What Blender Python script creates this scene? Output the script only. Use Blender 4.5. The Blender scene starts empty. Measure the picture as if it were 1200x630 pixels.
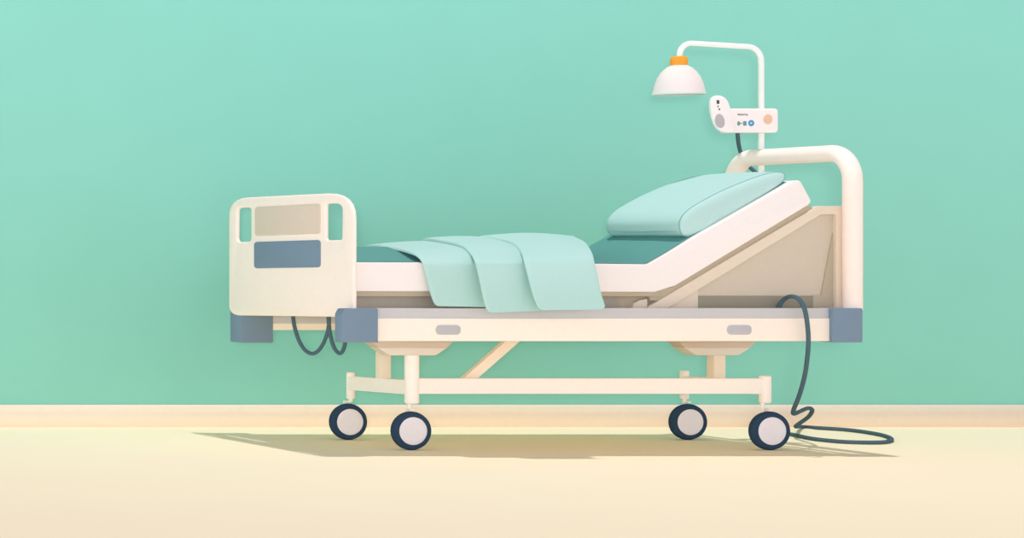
import bpy, bmesh, math
from mathutils import Vector, Matrix

C = bpy.context.scene.collection
# ------------------------------------------------------------------ the place's measure
# y = 0 is the plane of the bed's near side, x runs along the bed, z = 0 is the floor.
D, F, VX, HY, ZC = 9.4, 2726.0, -1000.0, 285.0, 0.8567   # camera distance, focal length (px), principal point, eye height


def sc(Y):
    return F / (D + Y)


def P(px, py, Y):
    """a point of the photograph that lies at depth Y -> metres"""
    s = sc(Y)
    return Vector(((px - VX) / s - 4.9, Y, ZC - (py - HY) / s))


def L(px, Y=0.0):
    return px / sc(Y)


# ------------------------------------------------------------------ materials
def lin(h):
    h = h.lstrip('#')
    out = []
    for i in (0, 2, 4):
        c = int(h[i:i + 2], 16) / 255
        out.append(c / 12.92 if c <= 0.04045 else ((c + 0.055) / 1.055) ** 2.4)
    return out + [1.0]


MATS = {}


def mat(name, hexcol, rough=0.9, spec=0.0, grain=0.012, scale=40.0):
    m = bpy.data.materials.new(name)
    m.use_nodes = True
    nt = m.node_tree
    b = nt.nodes['Principled BSDF']
    b.inputs['Roughness'].default_value = rough
    b.inputs['Specular IOR Level'].default_value = spec
    col = lin(hexcol)
    tc = nt.nodes.new('ShaderNodeTexCoord')
    nz = nt.nodes.new('ShaderNodeTexNoise')
    nz.inputs['Scale'].default_value = scale
    nz.inputs['Detail'].default_value = 3
    rp = nt.nodes.new('ShaderNodeValToRGB')
    rp.color_ramp.elements[0].position = 0.3
    rp.color_ramp.elements[1].position = 0.7
    rp.color_ramp.elements[0].color = [c * (1 - grain) for c in col[:3]] + [1]
    rp.color_ramp.elements[1].color = [min(1, c * (1 + grain)) for c in col[:3]] + [1]
    nt.links.new(tc.outputs['Object'], nz.inputs['Vector'])
    nt.links.new(nz.outputs['Fac'], rp.inputs['Fac'])
    nt.links.new(rp.outputs['Color'], b.inputs['Base Color'])
    MATS[name] = m
    return m


W_HOR, W_TOP, W_LOW, W_LEFT, W_COL, LAMP, CAM_FILL = 1.36, 0.33, 1.0, 1.35, (0.98, 0.95, 1.05, 1), 2050, 1800
M_wall = mat('mint_wall_paint', '#8BD0BE', grain=0.01, scale=3)
M_floor = mat('cream_floor', '#FFF0D0', grain=0.006, scale=3)
M_base = mat('pale_baseboard_paint', '#F1E3D0')
M_cream = mat('cream_plastic', '#FCEBDF')
M_rail = mat('ivory_enamel', '#FBEEDF')
M_leg = mat('ivory_leg_enamel', '#FBF3EA')
M_white = mat('white_enamel', '#EDEFE8')
M_grey = mat('light_grey_metal', '#C9C7C6')
M_pill = mat('grey_grip', '#BDBCBE')
M_slate = mat('slate_blue_plastic', '#7C90A2')
M_taupe = mat('taupe_panel', '#DDCABA')
M_taupe2 = mat('taupe_support_panel', '#CFC3B0')
M_sand = mat('sand_frame_enamel', '#E0D2BE')
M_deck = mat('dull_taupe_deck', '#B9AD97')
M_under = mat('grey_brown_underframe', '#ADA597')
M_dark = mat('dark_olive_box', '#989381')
M_bowl = mat('bowl_band', '#D3C3B3')
M_bowl2 = mat('bowl_lower', '#E5DCD0')
M_brace = mat('brace_enamel', '#F5E6D2')
M_tyre = mat('navy_rubber', '#34485E')
M_hub = mat('pale_hub_plastic', '#EDE8EC')
M_cable = mat('slate_cable_rubber', '#526A74')
M_matt = mat('white_mattress_ticking', '#F3EBE6', scale=120)
M_sheet = mat('teal_sheet_cotton', '#659E97', scale=120)
M_blank = mat('pale_mint_blanket_wool', '#B4D9D1', scale=150)
M_pillow = mat('pale_mint_pillow_cotton', '#B7D9D3', scale=150)
M_pipe = mat('pillow_piping', '#86B8B0')
M_shade = mat('white_lamp_shade', '#E6DDD6')
M_rim = mat('pale_green_rim', '#D0DCD2')
M_orange = mat('orange_collar', '#ECA03D')
M_box = mat('white_control_plastic', '#F6EDE8')
M_button = mat('peach_button', '#E6BFA2')
M_ink = mat('faint_grey_print', '#8E8A85')
M_dkink = mat('dark_print', '#55504F')
M_green = mat('grey_green_icon', '#7C9A8C')
M_teal = mat('grey_teal_icon', '#6F9CA6')
M_blue = mat('blue_icon', '#5B9CC0')
M_sky = mat('light_blue_icon', '#BFE0EE')
M_oval = mat('grey_oval', '#B9B4B5')
M_bulb = mat('bulb_glass', '#FBF3DD', rough=0.3, spec=0.3)


# ------------------------------------------------------------------ helpers
def empty(name, loc, label, cat, group=None):
    o = bpy.data.objects.new(name, None)
    C.objects.link(o)
    o.location = loc
    o.empty_display_size = 0.1
    o['label'] = label
    o['category'] = cat
    if group:
        o['group'] = group
    return o


def root_loc(o):
    v = Vector((0, 0, 0))
    while o is not None:
        v += o.location
        o = o.parent
    return v


def finish(name, bm, m, parent=None, smooth=None, mats=None):
    """one mesh object from a bmesh in world metres"""
    if parent is not None:
        off = root_loc(parent)
    else:
        zs = [v.co for v in bm.verts]
        off = Vector((sum(v.x for v in zs) / len(zs), sum(v.y for v in zs) / len(zs), min(v.z for v in zs)))
    bmesh.ops.recalc_face_normals(bm, faces=bm.faces)
    bmesh.ops.translate(bm, verts=bm.verts, vec=-off)
    me = bpy.data.meshes.new(name)
    bm.to_mesh(me)
    bm.free()
    me.materials.append(m)
    o = bpy.data.objects.new(name, me)
    C.objects.link(o)
    if parent is not None:
        o.parent = parent
    else:
        o.location = off
    if smooth is not None:
        for p in me.polygons:
            p.use_smooth = True
        try:
            me.set_sharp_from_angle(angle=math.radians(smooth))
        except Exception:
            pass
    return o


def rounded(pts, radii, n=6):
    """2-D polygon with rounded corners"""
    out = []
    N = len(pts)
    if not isinstance(radii, (list, tuple)):
        radii = [radii] * N
    for i in range(N):
        p0, p1, p2 = Vector(pts[i - 1]), Vector(pts[i]), Vector(pts[(i + 1) % N])
        r = radii[i]
        if r <= 0:
            out.append(tuple(p1))
            continue
        a, b = (p0 - p1), (p2 - p1)
        la, lb = a.length, b.length
        a.normalize(); b.normalize()
        ang = math.acos(max(-1, min(1, a.dot(b))))
        t = min(r / math.tan(ang / 2), la * 0.49, lb * 0.49)
        q0, q2 = p1 + a * t, p1 + b * t
        for k in range(n + 1):
            s = k / n
            out.append(tuple((1 - s) ** 2 * q0 + 2 * s * (1 - s) * p1 + s * s * q2))
    return out


def plate_bm(outlines, thick, bevel, to_world):
    """closed 2-D outlines (first outer, then holes) -> bevelled solid. to_world(x, y, z) with z in 0..thick"""
    cu = bpy.data.curves.new('tmp', 'CURVE')
    cu.dimensions = '2D'
    cu.fill_mode = 'BOTH'
    bevel = min(bevel, thick * 0.45)
    cu.extrude = thick / 2 - bevel
    cu.bevel_depth = bevel
    cu.bevel_resolution = 2
    cu.offset = -bevel
    for ol in outlines:
        sp = cu.splines.new('POLY')
        sp.points.add(len(ol) - 1)
        for i, (x, y) in enumerate(ol):
            sp.points[i].co = (x, y, 0, 1)
        sp.use_cyclic_u = True
    ob = bpy.data.objects.new('tmp', cu)
    C.objects.link(ob)
    dg = bpy.context.evaluated_depsgraph_get()
    me = bpy.data.meshes.new_from_object(ob.evaluated_get(dg))
    bm = bmesh.new()
    bm.from_mesh(me)
    bmesh.ops.remove_doubles(bm, verts=bm.verts, dist=1e-6)
    for v in bm.verts:
        v.co = to_world(v.co.x, v.co.y, v.co.z + thick / 2)
    bpy.data.objects.remove(ob)
    bpy.data.curves.remove(cu)
    bpy.data.meshes.remove(me)
    return bm


def prism(name, px, Y0, Y1, m, parent, r=0, bevel=0.003, holes=(), smooth=35):
    """outline read at depth Y0, pushed back as a solid to Y1"""
    pts = rounded(px, r) if r else px
    conv = lambda ol: [(P(x, y, Y0).x, P(x, y, Y0).z) for x, y in ol]
    bm = plate_bm([conv(pts)] + [conv(h) for h in holes], Y1 - Y0, bevel,
                  lambda x, y, z: Vector((x, Y0 + z, y)))
    return finish(name, bm, m, parent, smooth)


def rect(x0, y0, x1, y1):
    return [(x0, y0), (x1, y0), (x1, y1), (x0, y1)]


def catmull(pts, n=8):
    pts = [Vector(p) for p in pts]
    ext = [pts[0] * 2 - pts[1]] + pts + [pts[-1] * 2 - pts[-2]]
    out = []
    for i in range(1, len(ext) - 2):
        p0, p1, p2, p3 = ext[i - 1:i + 3]
        for k in range(n):
            t = k / n
            out.append(0.5 * ((2 * p1) + (p2 - p0) * t + (2 * p0 - 5 * p1 + 4 * p2 - p3) * t * t + (3 * p1 - p0 - 3 * p2 + p3) * t ** 3))
    out.append(pts[-1])
    return out


def tube_bm(path, r, seg=16, closed=False, bm=None):
    bm = bm or bmesh.new()
    path = [Vector(p) for p in path]
    n = len(path)
    rings = []
    up = None
    for i, p in enumerate(path):
        if closed:
            t = (path[(i + 1) % n] - path[i - 1]).normalized()
        else:
            t = (path[min(i + 1, n - 1)] - path[max(i - 1, 0)]).normalized()
        if up is None:
            ref = Vector((0, 0, 1)) if abs(t.z) < 0.9 else Vector((0, 1, 0))
            up = (ref - t * ref.dot(t)).normalized()
        else:
            up = (up - t * up.dot(t)).normalized()
        side = t.cross(up)
        rings.append([bm.verts.new(p + (up * math.cos(a) + side * math.sin(a)) * r) for a in [2 * math.pi * k / seg for k in range(seg)]])
    for i in range(n if closed else n - 1):
        a, b = rings[i], rings[(i + 1) % n]
        for k in range(seg):
            bm.faces.new((a[k], a[(k + 1) % seg], b[(k + 1) % seg], b[k]))
    if not closed:
        bm.faces.new(rings[0]); bm.faces.new(rings[-1][::-1])
    return bm


def lathe_bm(profile, centre, axis='Z', seg=48, bm=None):
    """profile of (radius, offset along axis); closed when the ends have radius 0"""
    bm = bm or bmesh.new()
    rings = []
    for r, h in profile:
        if r < 1e-6:
            q = Vector((0, 0, h)) if axis == 'Z' else Vector((0, h, 0))
            rings.append([bm.verts.new(Vector(centre) + q)])
            continue
        ring = []
        for k in range(seg):
            a = 2 * math.pi * k / seg
            q = Vector((r * math.cos(a), r * math.sin(a), h)) if axis == 'Z' else Vector((r * math.cos(a), h, r * math.sin(a)))
            ring.append(bm.verts.new(Vector(centre) + q))
        rings.append(ring)
    for a, b in zip(rings, rings[1:]):
        if len(a) == 1 and len(b) == 1:
            continue
        for k in range(seg):
            k2 = (k + 1) % seg
            if len(a) == 1:
                bm.faces.new((a[0], b[k2], b[k]))
            elif len(b) == 1:
                bm.faces.new((a[k], a[k2], b[0]))
            else:
                bm.faces.new((a[k], a[k2], b[k2], b[k]))
    return bm


def box_bm(lo, hi, bevel=0.003, bm=None):
    own = bmesh.new()
    bmesh.ops.create_cube(own, size=1)
    lo, hi = Vector(lo), Vector(hi)
    for v in own.verts:
        v.co = Vector(((v.co.x + .5) * (hi.x - lo.x) + lo.x, (v.co.y + .5) * (hi.y - lo.y) + lo.y, (v.co.z + .5) * (hi.z - lo.z) + lo.z))
    if bevel:
        bmesh.ops.bevel(own, geom=own.edges[:], offset=bevel, segments=2, affect='EDGES', profile=0.6)
    if bm is None:
        return own
    me = bpy.data.meshes.new('t'); own.to_mesh(me); own.free(); bm.from_mesh(me); bpy.data.meshes.remove(me)
    return bm


def beam_bm(a, b, w, h, bevel=0.003):
    """a straight box beam from a to b, w wide sideways, h high"""
    a, b = Vector(a), Vector(b)
    t = (b - a)
    ln = t.length
    t.normalize()
    side = t.cross(Vector((0, 0, 1))).normalized()
    up = side.cross(t)
    bm = box_bm((-w / 2, 0, -h / 2), (w / 2, ln, h / 2), bevel)
    mx = Matrix((side, t, up)).transposed().to_4x4()
    mx.translation = a
    bmesh.ops.transform(bm, matrix=mx, verts=bm.verts)
    return bm


def structure(o):
    o['kind'] = 'structure'
    return o


# ------------------------------------------------------------------ the room
WY = 1.46
bm = box_bm((-3.6, -3.3, -0.1), (5.6, WY + 0.1, 0), 0)
structure(finish('floor', bm, M_floor))
bm = box_bm((-3.6, WY, 0), (5.6, WY + 0.12, 2.7), 0)
structure(finish('wall_back', bm, M_wall))
bm = plate_bm([[(0, 0), (0.018, 0), (0.018, 0.098), (0.012, 0.104), (0, 0.104)]], 9.2, 0.0,
              lambda x, y, z: Vector((-3.6 + z, WY - x, y)))
structure(finish('baseboard_back', bm, M_base))

# ------------------------------------------------------------------ the bed
bed_base = P(690, 0, 0.5); bed_base.z = 0
bed = empty('hospital_bed', bed_base,
            'cream wheeled hospital bed with slate corner blocks, raised backrest and footboard at the left', 'bed')

# footboard: stands in the plane across the bed, seen from outside
FX = P(414, 0, 0).x                      # outer face


def onfoot(px, py, xeq=414.0):
    k = (px - VX) / (xeq - VX)
    return (D * (1 / k - 1), ZC - (py - HY) / (290.0 * k))


def foot_plate(name, px, r, x0, x1, m, parent, bevel=0.004, holes=()):
    conv = lambda ol, rr: [onfoot(*q) for q in (rounded(ol, rr) if rr else ol)]
    bm = plate_bm([conv(px, r)] + [conv(h, hr) for h, hr in holes], x1 - x0, bevel,
                  lambda x, y, z: Vector((x0 + z, x, y)))
    return finish(name, bm, m, parent, 30)


T = 0.016
slotL = ([(277.5, 243.7), (294, 242.5), (294, 283), (277, 283.7)], 5)
slotR = ([(381, 238.7), (401, 237.8), (400.5, 281), (381, 281.6)], [4, 16, 4, 4])
board = foot_plate('footboard', [(268, 232.3), (414, 224.9), (414, 371.3), (268, 369.3)],
                   [22, 30, 10, 12], FX, FX + T, M_cream, bed, 0.009, [slotL, slotR])
foot_plate('footboard_panel', [(299.5, 242.5), (376, 238.6), (376, 273.6), (299.5, 276.5)], 4, FX - 0.004, FX + 0.006, M_taupe, bed, 0.002)['label'] = 'taupe upper panel'
foot_plate('footboard_panel', [(298.5, 283.3), (376, 281), (376, 313), (298.5, 314.3)], 4, FX - 0.004, FX + 0.006, M_slate, bed, 0.002)['label'] = 'slate blue lower panel'

# corner blocks
bm = plate_bm([[(P(x, 0, -0.02).x, P(0, y, -0.02).z) for x, y in rounded([(404, 361.5), (443, 361), (443, 401), (400.5, 401), (400.5, 368)], [2, 2, 1, 1, 2])]],
              0.055, 0.002, lambda x, y, z: Vector((x, -0.02 + z, y)))
finish('corner_block', bm, M_slate, bed, 30)['label'] = 'slate blue block at the near foot corner'
prism('corner_block', rect(283.5, 360.5, 320, 401.3), 0.97, 1.082, M_slate, bed, 1.5, 0.002)['label'] = 'slate blue block at the far foot corner'
prism('corner_block', rect(976, 361, 1011, 401), -0.02, 0.055, M_slate, bed, 1.5, 0.002)['label'] = 'slate blue block at the near head corner'
bx = P(976, 361, -0.02); bx2 = P(1011, 401, -0.02)
finish('corner_block', box_bm((bx.x, 0.97, bx2.z), (bx2.x, 1.05, bx.z), 0.002), M_slate, bed)['label'] = 'slate blue block at the far head corner'

# side rails with their grey upper trim
x_l, x_r = P(443, 0, 0).x, P(976, 0, 0).x
prism('side_rail', rect(442, 373, 977, 399.5), 0.0, 0.05, M_rail, bed, 0, 0.002)
prism('rail_trim', rect(442, 361, 977, 373.2), 0.004, 0.052, M_grey, bed, 0, 0.001)
a = P(0, 379, 0.975); b = P(0, 386.5, 0.975); c = P(0, 354, 0.975)
finish('side_rail', box_bm((x_l - 0.01, 0.975, b.z), (x_r + 0.01, 1.015, a.z), 0.001), M_rail, bed)
finish('rail_trim', box_bm((x_l - 0.01, 0.977, a.z), (x_r + 0.01, 1.013, c.z), 0.001), M_grey, bed)
for x0, x1 in ((511, 540), (852.5, 881)):
    prism('rail_grip', rect(x0, 380.6, x1, 392), -0.003, 0.012, M_pill, bed, 5.6, 0.001)['label'] = 'grey recessed grip'
# cross rails at both ends
for xx in (P(424, 0, 0).x, P(990, 0, 0).x):
    finish('cross_rail', box_bm((xx, 0.03, 0.563), (xx + 0.04, 0.975, 0.592), 0.003), M_rail, bed)

# headboard: bent tube
hx = P(999, 0, 0.035).x
zt = P(0, 178.6, 0.04).z
y0, y1 = 0.035, 0.745
r = 0.115
path = [Vector((hx, y0, P(0, 363, 0.035).z))]
path.append(Vector((hx, y0, zt - r - 0.05)))
for k in range(13):
    t = math.pi / 2 * k / 12
    path.append(Vector((hx, y0 + r - r * math.cos(t), zt - r + r * math.sin(t))))
for k in range(13):
    t = math.pi / 2 * k / 12
    path.append(Vector((hx, y1 - r + r * math.sin(t), zt - r + r * math.cos(t))))
path.append(Vector((hx, y1, 0.5)))
finish('headboard_tube', tube_bm(path, 0.0345, 28), M_cream, bed, 60)

# deck and backrest support
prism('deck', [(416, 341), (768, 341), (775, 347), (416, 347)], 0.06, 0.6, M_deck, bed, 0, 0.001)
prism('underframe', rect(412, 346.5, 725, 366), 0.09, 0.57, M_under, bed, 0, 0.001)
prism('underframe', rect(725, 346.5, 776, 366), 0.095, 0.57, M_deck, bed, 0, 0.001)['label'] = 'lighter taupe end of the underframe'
prism('bracket', [(741, 362), (743, 355), (750, 351.5), (758.5, 350), (758.5, 362)], 0.075, 0.1, M_sand, bed, 0, 0.001)
# tilted deck under the raised mattress
prism('backrest_deck', [(760, 343), (788, 336), (946, 239.5), (952, 243.5), (780, 352), (762, 352)], 0.07, 0.6, M_deck, bed, 0, 0.001)
# support: frame, side panel, dark opening, end panel
prism('backrest_frame', [(758, 362), (760, 359.5), (958, 241.3), (990, 241.3), (990, 362), (980, 362), (980, 251), (962, 251), (781, 362)],
      0.062, 0.085, M_sand, bed, 0, 0.001)
prism('backrest_panel', [(775, 364), (960, 250), (982, 250), (982, 364)], 0.085, 0.11, M_taupe2, bed, 0, 0.0005)
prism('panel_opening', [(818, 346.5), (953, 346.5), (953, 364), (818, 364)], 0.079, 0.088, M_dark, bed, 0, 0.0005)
prism('gusset', [(780, 363), (818, 338), (818, 363)], 0.079, 0.088, M_sand, bed, 0, 0.0005)
prism('end_panel', [(962.5, 346), (980.5, 251), (980.5, 345), (973, 362), (953, 362), (953, 346)], 0.079, 0.088, M_deck, bed, 0, 0.0005)
# the same frame on the far side carries the deck too
fr = [(758, 362), (760, 359.5), (958, 241.3), (990, 241.3), (990, 362), (980, 362), (980, 251), (962, 251), (781, 362)]
bm = plate_bm([[(P(x, y, 0.062).x, P(x, y, 0.062).z) for x, y in fr]], 0.023, 0.001, lambda x, y, z: Vector((x, 0.57 + z, y)))
finish('backrest_frame', bm, M_sand, bed, 30)

# undercarriage -----------------------------------------------------
YF, YB = 0.25, 0.753                     # wheel planes
YBEAM = 0.268


def bowl(x0, x1, Y0, Y1, sh):
    """housing: two-tone bowl hanging under the frame; px at its front"""
    prism('lift_housing_band', rounded([(x0, 399), (x1, 399), (x1, 401), (x1 - 7, 407.2), (x0 + 7, 407.2), (x0, 401)], [0, 0, 3, 0, 0, 3]),
          Y0, Y1, M_bowl, bed, 0, 0.004)
    prism('lift_housing', rounded([(x0 + 6, 407), (x1 - 6, 407), (x1 - 20, 416.3), (x0 + 20, 416.3)], [0, 0, 8, 8]),
          Y0, Y1, M_bowl2, bed, 0, 0.004)


bowl(437, 531, 0.255, 0.33, 0)
bowl(796, 886, 0.45, 0.53, 0)


def column(name, x0, x1, ya, yb, Y, depth, m=M_leg):
    a, b = P(x0, ya, Y), P(x1, yb, Y)
    return finish(name, box_bm((a.x, Y, b.z), (b.x, Y + depth, a.z), 0.004), m, bed, 30)


column('lift_column', 447, 458.5, 398, 446, 0.47, 0.05, M_brace)
column('lift_column', 837, 850.5, 398, 446, 0.47, 0.05, M_brace)
# caster posts
def post(px, ya, yb, Y, w):
    a, b = P(px, ya, Y), P(px, yb, Y)
    rr = L(w, Y) / 2
    prof = [(0, b.z), (rr * .82, b.z), (rr, b.z + .006), (rr, a.z - .004), (rr - .003, a.z), (0, a.z)]
    return finish('caster_post', lathe_bm(prof, (a.x, Y, 0), 'Z', 32), M_leg, bed, 30)


post(482.5, 415.5, 473, YBEAM, 15.5)
post(896.5, 440, 472, YBEAM, 12.5)
post(411, 436, 467, YB, 9.5)
post(802, 434, 467, YB, 9.5)
# beams
a, b = P(488, 452, YBEAM), P(892, 452, YBEAM)
finish('base_beam', beam_bm(a, b, 0.03, L(18, YBEAM)), M_leg, bed)
for xa, xb in ((411, 481), (802, 892)):
    finish('cross_beam', beam_bm(P(xa, 448.6, YB), P(xb, 453.5, YBEAM), 0.03, L(16.5, 0.5)), M_leg, bed)
# brace
a, b = P(606, 393, 0.31), P(540, 451, 0.31)
finish('diagonal_brace', beam_bm(a, b, 0.03, L(11.2, 0.31)), M_brace, bed)
# underframe member the brace and columns hang from
finish('underframe_beam', box_bm((P(432, 0, .3).x, 0.29, 0.478), (P(900, 0, .3).x, 0.33, 0.53), 0.003), M_rail, bed)
finish('underframe_beam', box_bm((P(450, 0, .47).x, 0.475, 0.478), (P(900, 0, .47).x, 0.515, 0.53), 0.003), M_rail, bed)


# casters
def caster(px, py, Y, rp, postx):
    c = P(px, py, Y)
    R = L(rp, Y)
    c.z = R
    w = 0.019
    o = bpy.data.objects.new('caster', None)
    C.objects.link(o)
    o.parent = bed
    o.location = c - bed_base
    tyre = [(R * .70, -w * .9), (R * .74, -w), (R * .88, -w), (R * .97, -w * .7), (R, -w * .25), (R, w * .3), (R * .97, w * .75), (R * .88, w), (R * .6, w), (R * .6, 0)]
    bm = bmesh.new()
    lathe_bm(tyre + [tyre[0]], c, 'Y', 56, bm)
    bmesh.ops.remove_doubles(bm, verts=bm.verts, dist=1e-6)
    finish('tyre', bm, M_tyre, o, 40)
    hub = [(0, -w * 1.12), (R * .5, -w * 1.08), (R * .70, -w * 1.02), (R * .745, -w * .85), (R * .745, w * .9), (0, w * 1.05)]
    finish('hub', lathe_bm(hub, c, 'Y', 56), M_hub, o, 40)
    # fork behind the wheel, with the stem into the post
    pz = P(postx[0], postx[1], Y).z
    bm = box_bm((c.x - 0.006, c.y + w + 0.004, c.z - 0.012), (c.x + 0.008, c.y + w + 0.012, c.z + R + 0.012), 0.003)
    box_bm((c.x - 0.005, c.y - 0.008, c.z + R + 0.004), (c.x + 0.010, c.y + w + 0.012, c.z + R + 0.012), 0.002, bm)
    lathe_bm([(0, c.z + R + 0.008), (0.008, c.z + R + 0.008), (0.008, pz + 0.02), (0, pz + 0.02)], (P(postx[0], 0, Y).x, YBEAM if Y < .5 else YB, 0), 'Z', 20, bm)
    finish('fork', bm, M_leg, o, 30)


caster(481.5, 504.7, YF, 22.6, (482.5, 473))
caster(901.5, 504.5, YF, 22.6, (897, 472))
caster(407.8, 494, YB, 21.2, (411, 467))
caster(806, 493.5, YB, 21.0, (802, 467))


# hanging cables at the foot
def cable(name, pts, r, m, parent, n=8, **kw):
    return finish(name, tube_bm(catmull([P(*p) for p in pts], n), r, 12), m, parent, 60)


cable('cable', [(342.5, 352, .60), (343, 366, .60), (345, 382, .58), (350, 398, .56), (357, 409.5, .54), (365, 414, .52), (372, 411.5, .5),
                (379, 402, .48), (384, 388, .46), (385.5, 374, .45), (385, 352, .45)], 0.0078, M_cable, bed)['label'] = 'wide dark cable loop under the footboard'
cable('cable', [(384.5, 352, .38), (385, 374, .38), (387, 392, .37), (391.5, 407, .35), (397, 413.5, .33), (401, 412, .31), (404, 404, .28), (405.5, 392, .26), (407, 380, .24)],
      0.0078, M_cable, bed)['label'] = 'narrow dark cable loop beside the near corner block'
# unseen slab between the side rails, added to fill out the bed's floor shadow
finish('shadow_platform', box_bm((P(436, 0, 0).x, 0.055, 0.552), (P(985, 0, 0).x, 0.972, 0.574), 0.002), M_rail, bed)

# ------------------------------------------------------------------ mattress
YM0, YM1 = 0.04, 0.615
top_near = [(418, 307), (500, 307), (600, 307.3), (700, 308.4), (742, 309), (755, 309.1), (766, 304.2), (790, 290.6), (830, 267.9), (880, 239.5), (915, 219.6), (927, 212.9)]
matt = rounded([(414, 307), (600, 307.3), (758, 309.3), (930, 211.5), (938, 211), (951.5, 236), (947, 240.5), (792, 334.5), (768, 342), (414, 341.3)],
               [3, 0, 10, 3, 5, 5, 5, 14, 14, 3], 5)
mo = prism('mattress', matt, YM0, YM1, M_matt, None, 0, 0.006)
mo['label'] = 'white mattress, flat at the foot and tilted up at the head'
mo['category'] = 'mattress'


# ------------------------------------------------------------------ teal sheet, puffed up along the middle
def smooth01(t):
    t = max(0, min(1, t))
    return t * t * (3 - 2 * t)


def sheet_bm():
    bm = bmesh.new()
    st = catmull([(x, y, 0) for x, y in top_near], 6)
    cols = []
    n = len(st)
    world = [P(q.x, q.y, YM0) for q in st]
    for i, w in enumerate(world):
        t = (world[min(i + 1, n - 1)] - world[max(i - 1, 0)]).normalized()
        nrm = Vector((-t.z, 0, t.x))
        px = st[i].x
        c = 0.053 * (1 - smooth01((px - 610) / 70)) + 0.008
        if px > 905:
            c = 0.008 * max(0, 1 - (px - 905) / 24)
        row = []
        M = 28
        for j in range(M + 1):
            v = j / M
            Y_in = YM0 + 0.004 + 0.022 * smooth01((px - 775) / 60)
            Y = Y_in + (YM1 - 0.004 - Y_in) * v
            sh = smooth01(v / 0.42) if v < 0.42 else (1.0 if v < 0.7 else smooth01((1 - v) / 0.3))
            row.append(Vector((w.x, Y, w.z)) + nrm * (0.0015 + c * sh))
        cols.append((row, [Vector((q.x, q.y, q.z)) - nrm * 0.0 for q in [Vector((w.x, p.y, w.z)) + nrm * 0.0008 for p in row]]))
    top = [[bm.verts.new(p) for p in r] for r, _ in cols]
    bot = [[bm.verts.new(p) for p in r] for _, r in cols]
    M = len(top[0]) - 1
    for i in range(n - 1):
        for j in range(M):
            bm.faces.new((top[i][j], top[i + 1][j], top[i + 1][j + 1], top[i][j + 1]))
            bm.faces.new((bot[i][j], bot[i][j + 1], bot[i + 1][j + 1], bot[i + 1][j]))
        for j in (0, M):
            bm.faces.new((top[i][j], bot[i][j], bot[i + 1][j], top[i + 1][j]))
    for i in (0, n - 1):
        for j in range(M):
            bm.faces.new((top[i][j], top[i][j + 1], bot[i][j + 1], bot[i][j]))
    return bm


so = finish('bed_sheet', sheet_bm(), M_sheet, None, 50)
so['label'] = 'dark teal sheet covering the top of the mattress'
so['category'] = 'sheet'

# ------------------------------------------------------------------ blanket: three overlapping folds
bl = empty('blanket', P(560, 307, 0.3),
           'pale mint blanket folded in three over the middle of the mattress, hanging down its side', 'blanket')


def fold(Lp, Rp, bulge, tops, taper):
    """Lp, Rp: left and right edges as (px, py, Y) from behind, over the top and down the near side"""
    Lc, Rc = catmull([Vector(p) for p in Lp], 5), catmull([Vector(p) for p in Rp], 5)
    nv = len(Lc)
    us = [0, .012, .03, .06, .1] + [.1 + .8 * k / 14 for k in range(1, 15)] + [.94, .97, .988, 1]
    bm = bmesh.new()
    O, I = [], []
    for u in us:
        ro, ri = [], []
        edge = min(u, 1 - u)
        for j in range(nv):
            q = Lc[j].lerp(Rc[j], u)
            v = j / (nv - 1)
            amp = bulge * math.sin(math.pi * u) * max(0, math.sin(math.pi * min(1, v / 0.62)))
            py = q.y - amp
            if j > nv - 4 and edge < .06:                 # rounded lower corners
                py -= 5 * (1 - edge / .06) ** 2 * (j - (nv - 4)) / 3
            w = P(q.x, py, q.z)
            hang = smooth01((py - 292) / 16) if q.z < 0.1 else 0
            e = 0.006 * max(0, 1 - edge / .03) ** 2       # softened edge
            o_ = w + Vector((0, e * hang, -e * (1 - hang)))
            i_ = Vector((w.x, w.y + 0.009 * hang, w.z - taper * (1 - hang)))
            ro.append(bm.verts.new(o_)); ri.append(bm.verts.new(i_))
        O.append(ro); I.append(ri)
    for i in range(len(us) - 1):
        for j in range(nv - 1):
            bm.faces.new((O[i][j], O[i + 1][j], O[i + 1][j + 1], O[i][j + 1]))
            bm.faces.new((I[i][j], I[i][j + 1], I[i + 1][j + 1], I[i + 1][j]))
        for j in (0, nv - 1):
            bm.faces.new((O[i][j], I[i][j], I[i + 1][j], O[i + 1][j]))
    for i in (0, len(us) - 1):
        for j in range(nv - 1):
            bm.faces.new((O[i][j], O[i][j + 1], I[i][j + 1], I[i][j]))
    return finish('blanket_fold', bm, M_blank, bl, 45)


fold([(414, 312, .628), (418, 298, .62), (432, 286.6, .40), (456, 288.4, .25), (476, 292.6, .14), (488, 298.0, .06), (495, 306, .022), (498, 314, .012), (503, 334, .008), (509, 358.5, .005)],
     [(500, 312, .628), (505, 292, .62), (532, 284, .40), (555, 288, .25), (572, 292, .14), (582, 299, .06), (588, 306, .022), (590, 314, .012), (591, 334, .008), (592, 360, .005)],
     3.0, 0.032, 0.012)
fold([(480, 312, .63), (484, 293, .62), (498, 278.6, .40), (524, 281.4, .25), (541, 286, .14), (551, 294.5, .05), (557, 305, -.02), (560, 315, -.034), (565, 338, -.048), (571, 366.5, -.058)],
     [(572, 312, .63), (578, 292, .62), (602, 283, .40), (618, 288, .25), (632, 293, .14), (640, 299, .05), (643, 305, -.02), (645, 315, -.034), (646, 338, -.048), (648, 363.5, -.058)],
     4.2, 0.0, 0.014)
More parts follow.
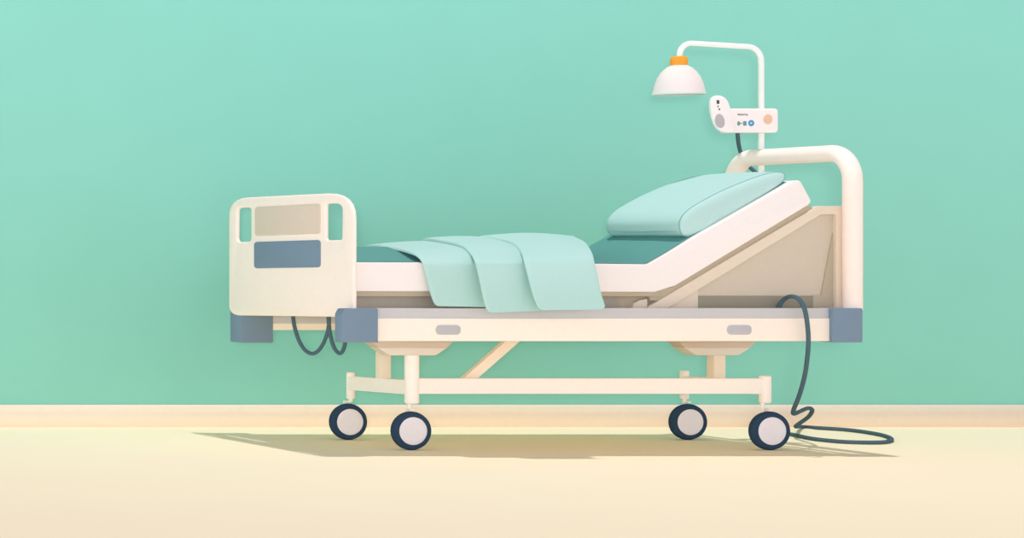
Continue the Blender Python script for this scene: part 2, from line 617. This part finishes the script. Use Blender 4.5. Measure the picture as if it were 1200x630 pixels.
fold([(541, 312, .632), (545, 292, .62), (561, 276.3, .40), (590, 279.6, .25), (603, 285, .14), (610, 293, .04), (614, 302, -.045), (617, 313, -.07), (623, 336, -.095), (631, 363.5, -.11)],
     [(630, 312, .632), (640, 293, .62), (668, 277.0, .40), (680, 279.5, .25), (687, 283.5, .14), (691, 289, .04), (694.5, 296, -.035), (697.5, 306, -.07), (703.5, 334, -.095), (710, 362.5, -.11)],
     3.6, -0.035, 0.014)

# ------------------------------------------------------------------ pillow
pr = [(808, 277.5), (800, 275), (796.5, 268), (796.5, 259), (802, 250), (815, 240), (845, 224), (880, 209.5), (903, 202.5), (915, 201.8), (920, 205), (917, 213),
      (905, 222), (890, 231), (860, 248.5), (832, 264.5), (818, 273.5)]
cl = catmull([Vector((x, y, 0)) for x, y in pr + [pr[0]]], 5)[:-1]
YP0 = 0.075
prof = [P(q.x, q.y, YP0) for q in cl]
cen = sum(prof, Vector()) / len(prof)
bm = bmesh.new()
secs = [(-.016, .25), (-.015, .55), (-.012, .8), (-.007, .93), (-.002, .985), (.004, 1.0), (.02, 1.01), (.10, 1.03), (.23, 1.045), (.38, 1.03), (.455, 1.0), (.485, .96), (.500, .88), (.507, .72), (.509, .4)]
rings = []
for dy, s in secs:
    ring = []
    for p in prof:
        q = cen + (p - cen) * s
        if s > 1:                         # keep the underside flat on the sheet
            k = p.copy(); lift = q - p
            nrm = Vector((-0.492, 0, 0.87))
            q = p + lift * (1 if lift.dot(nrm) > 0 else 0)
        ring.append(bm.verts.new(Vector((q.x, YP0 + dy, q.z))))
    rings.append(ring)
n = len(prof)
for a, b in zip(rings, rings[1:]):
    for k in range(n):
        bm.faces.new((a[k], a[(k + 1) % n], b[(k + 1) % n], b[k]))
bm.faces.new(rings[0]); bm.faces.new(rings[-1][::-1])
pil = finish('pillow', bm, M_pillow, None, 60)
pil['label'] = 'pale mint pillow lying on the raised head end of the mattress'
pil['category'] = 'pillow'
pl = root_loc(pil)
finish('piping', tube_bm([Vector((p.x, YP0 + .001, p.z)) for p in prof], 0.0022, 8, True), M_pipe, pil, 60)['label'] = 'thin darker piping around the near end'

# ------------------------------------------------------------------ lamp on its bent pole
YL = 0.60
pole_x = P(892, 0, YL).x
lampb = Vector((pole_x, YL, 0.5))
lamp = empty('pole_lamp', lampb, 'lamp with white dome shade and orange collar on a bent white pole above the headboard', 'lamp')
A = lambda x, y: P(x, y, YL)
pp = [Vector((pole_x, YL, 0.50)), A(892, 300), A(892, 200), A(892, 120), A(892, 76)]
arc = []
for k in range(1, 9):
    t = math.pi / 2 * k / 8
    arc.append(A(892 - 16 + 16 * math.cos(t), 72 - 17.3 * math.sin(t)))
pp += arc
arc2 = []
for k in range(0, 9):
    t = math.pi / 2 * k / 8
    arc2.append(A(810 - 13.5 * math.sin(t), 64.5 - 13.8 * math.cos(t)))
pp += arc2 + [A(796.5, 68)]
finish('pole', tube_bm(pp, L(3.1, YL), 18), M_white, lamp, 60)
cx = A(795.5, 0).x
cz = lambda y: A(0, y).z
lx = lambda v: L(v, YL)
finish('collar', lathe_bm([(0, cz(66.3)), (lx(7.2), cz(66.3)), (lx(8.6), cz(68)), (lx(8.9), cz(74)), (lx(8.2), cz(77)), (0, cz(77))], (cx, YL, 0), 'Z', 36), M_orange, lamp, 40)['label'] = 'orange collar'
outp = [(8.3, 76.5), (13, 79.5), (17.8, 84.5), (21.6, 91), (24.2, 98.5), (25.6, 105), (26.4, 109)]
shade = [(lx(r_), cz(y_)) for r_, y_ in outp] + [(lx(r_ - 1.2), cz(y_ + .8)) for r_, y_ in outp[::-1]]
bm = lathe_bm(shade + [shade[0]], (cx, YL, 0), 'Z', 56)
bmesh.ops.remove_doubles(bm, verts=bm.verts, dist=1e-6)
sh = finish('lamp_shade', bm, M_shade, lamp, 50)
rim = [(lx(26.2), cz(108.2)), (lx(27), cz(109.2)), (lx(27), cz(111.2)), (lx(25), cz(111.2)), (lx(25), cz(108.2)), (lx(26.2), cz(108.2))]
bm = lathe_bm(rim, (cx, YL, 0), 'Z', 56)
bmesh.ops.remove_doubles(bm, verts=bm.verts, dist=1e-6)
finish('rim', bm, M_rim, sh, 40)
finish('bulb', lathe_bm([(0, cz(103)), (lx(5), cz(102)), (lx(8), cz(97)), (lx(7.5), cz(91)), (lx(4), cz(85)), (lx(3.5), cz(77)), (0, cz(77))], (cx, YL, 0), 'Z', 32), M_bulb, lamp, 60)

# ------------------------------------------------------------------ control box on the pole
YX = 0.545
cb = empty('control_box', P(880, 155, YX + .03), 'white control box with a peach round button clamped to the lamp pole', 'control box')
prism('box_body', rect(850, 127, 912, 155.3), YX, YX + 0.045, M_box, cb, 4.5, 0.004)


def disc(name, px, py, rx, ry, Y, d, m, parent, rot=0, n=28):
    pts = []
    for k in range(n):
        t = 2 * math.pi * k / n
        u, v = rx * math.cos(t), ry * math.sin(t)
        pts.append((px + u * math.cos(rot) - v * math.sin(rot), py + u * math.sin(rot) + v * math.cos(rot)))
    return prism(name, pts, Y - d, Y + 0.002, m, parent, 0, 0.0006)


disc('button', 900.3, 139.6, 5.1, 5.9, YX, 0.003, M_button, cb)['label'] = 'peach round button'
disc('icon', 865.8, 144.6, 1.7, 2.6, YX, 0.0012, M_green, cb)['label'] = 'grey green icon'
prism('icon', rect(867.6, 143.9, 869.8, 145.1), YX - .001, YX + .001, M_green, cb, 0, 0.0002)['label'] = 'short grey green dash'
prism('icon', rect(871, 141.8, 875, 147.2), YX - .0012, YX + .001, M_teal, cb, 1.2, 0.0003)['label'] = 'grey teal icon'
disc('icon', 880.5, 144.2, 3.5, 3.7, YX, 0.0014, M_blue, cb)['label'] = 'round blue icon'
disc('icon', 880.4, 144.2, 1.2, 1.0, YX - .0012, 0.0014, M_sky, cb, 0, 14)['label'] = 'light blue centre of the round icon'
# faint, unreadable word of small letters: one mesh
bm = bmesh.new()
for i, (w, h, dy) in enumerate([(1.2, 1.7, 0), (1.1, 2.2, -.5), (1.2, 1.6, .1), (1.5, 1.7, 0), (1.1, 1.5, .1), (.7, 2.1, -.4), (1.5, 1.7, 0), (1.1, 1.8, .3)]):
    x0 = 864.2 + i * 1.55
    a, b = P(x0, 133.4 + dy, YX), P(x0 + w, 133.4 + dy + h, YX)
    box_bm((a.x, YX - .0008, b.z), (b.x, YX + .001, a.z), 0, bm)
finish('lettering', bm, M_ink, cb)
cable('handset_cord', [(864, 150, .575), (864.6, 160, .61), (865.5, 168, .68), (867.5, 177, .74), (871, 186, .755), (877, 194, .74), (884, 200.5, .71), (890, 206, .68), (896, 216, .66)], 0.0078, M_cable, cb)['label'] = 'dark cord running down behind the headboard'

hsb = P(846, 155, YX)
hs = empty('handset', hsb, 'white tilted handset with a grey oval pad on the left end of the control box', 'handset')
egg = [(833.7, 121), (835, 115.5), (839, 112.3), (844, 111.8), (849.5, 114), (853.5, 118.5), (856, 125), (858, 133), (860.5, 143), (862, 151.5), (858, 155), (850.5, 155), (843.5, 152), (838.5, 145), (835.3, 135.5), (833.8, 127)]
prism('handset_body', [(q.x, q.y) for q in catmull([Vector((x, y, 0)) for x, y in egg + [egg[0]]], 4)[:-1]], YX - 0.022, YX - 0.002, M_box, hs, 0, 0.006)
YH = YX - 0.022
disc('pad', 843.8, 141.6, 5.4, 8.4, YH, 0.002, M_oval, hs, -0.22)['label'] = 'grey oval pad'
prism('key', rounded([(839.9, 117), (843, 117.3), (843.2, 121.6), (840.2, 121.8)], .6, 3), YH - .0012, YH + .002, M_dkink, hs, 0, 0.0003)
prism('key', [(840.6, 124.2), (842.2, 123.6), (842.0, 126)], YH - .0012, YH + .002, M_dkink, hs, 0, 0.0002)
prism('key', [(841.8, 127.3), (844.4, 127.2), (843.2, 129.4)], YH - .0012, YH + .002, M_dkink, hs, 0, 0.0002)

# ------------------------------------------------------------------ power cord to the floor
def onfloor(px, py, z=0.009):
    s = (py - HY) / (ZC - z)
    return (px, py, F / s - D)


cord = [(905, 376, .068), (911, 364, .067), (915, 355, .062), (921, 349, .04), (928.5, 347, .0), (936.5, 350.5, -.03), (942.5, 361, -.036), (945.5, 375, -.034), (947.3, 395, -.03),
        (946.5, 415, 0), (943, 440, .06), (937, 462, .12), (930, 480, .2), (930.5, 484.5, .24), (938, 481.5, .3), (947, 478, .36), (951.8, 480.5, .44), (947.5, 488, .56),
        (938, 495, .7), (932.5, 499.5, .85), onfloor(940, 499.6), onfloor(962, 501.2), onfloor(990, 503), onfloor(1015, 506), onfloor(1036, 510), onfloor(1045, 514.5), onfloor(1036, 517.6),
        onfloor(1012, 518), onfloor(985, 517), onfloor(955, 514), onfloor(937, 510.5), onfloor(918, 506.5), onfloor(906, 504.2), onfloor(896, 503)]
co = cable('power_cord', cord, 0.0082, M_cable, None)
co['label'] = 'dark power cord hanging over the side rail and looping on the floor at right'
co['category'] = 'power cord'

# ------------------------------------------------------------------ light
w = bpy.data.worlds.new('ambient_fill')
bpy.context.scene.world = w
w.use_nodes = True
nt = w.node_tree
bg = nt.nodes['Background']
tc = nt.nodes.new('ShaderNodeTexCoord')
sep = nt.nodes.new('ShaderNodeSeparateXYZ')
nt.links.new(tc.outputs['Generated'], sep.inputs[0])


def maprange(sock, f0, f1, t0, t1):
    n = nt.nodes.new('ShaderNodeMapRange')
    n.interpolation_type = 'SMOOTHSTEP'
    for k, v in (('From Min', f0), ('From Max', f1), ('To Min', t0), ('To Max', t1)):
        n.inputs[k].default_value = v
    nt.links.new(sep.outputs[sock], n.inputs['Value'])
    return n.outputs['Result']


def times(a, b):
    n = nt.nodes.new('ShaderNodeMath')
    n.operation = 'MULTIPLY'
    nt.links.new(a, n.inputs[0]); nt.links.new(b, n.inputs[1])
    return n.outputs[0]


# added ambient fill, strongest near the horizon and from the left, dimmer overhead
v = times(maprange('Z', 0.05, 0.6, W_HOR, W_TOP), maprange('X', 0.2, -0.9, 1.0, W_LEFT))
v = times(v, maprange('Z', -0.5, 0.0, W_LOW, 1.0))
nt.links.new(v, bg.inputs['Strength'])
bg.inputs['Color'].default_value = W_COL

l = bpy.data.lights.new('ceiling_lamp_light', 'POINT')
l.energy = LAMP
l.shadow_soft_size = 0.12
l.color = (1, 0.95, 0.96)
o = bpy.data.objects.new('ceiling_lamp_light', l)
C.objects.link(o)
o.location = (P(702, 0, 0.5).x, 0.52, 10.0)
l = bpy.data.lights.new('camera_fill_light', 'POINT')  # added fill behind the camera; its shadows fall hidden behind the bed
l.energy = CAM_FILL
l.shadow_soft_size = 0.35
l.color = (1, 1, 0.985)
o = bpy.data.objects.new('camera_fill_light', l)
C.objects.link(o)
o.location = (-6.9, -D - 3.5, ZC + 0.3)

# ------------------------------------------------------------------ camera
cd = bpy.data.cameras.new('camera')
cam = bpy.data.objects.new('camera', cd)
C.objects.link(cam)
cam.location = (-4.9, -D, ZC)
cam.rotation_euler = (math.radians(90), 0, 0)
cd.sensor_width = 36.0
cd.sensor_fit = 'HORIZONTAL'
cd.lens = F / 1200 * 36
cd.shift_x = (600 - VX) / 1200
cd.shift_y = (HY - 315) / 1200
cd.clip_end = 100
S = bpy.context.scene
S.camera = cam
S.view_settings.view_transform = 'Standard'
S.view_settings.look = 'None'
S.view_settings.gamma = 1
S.view_settings.exposure = 0
S.view_settings.use_curve_mapping = False
S.cycles.diffuse_bounces = 8
S.cycles.max_bounces = 10
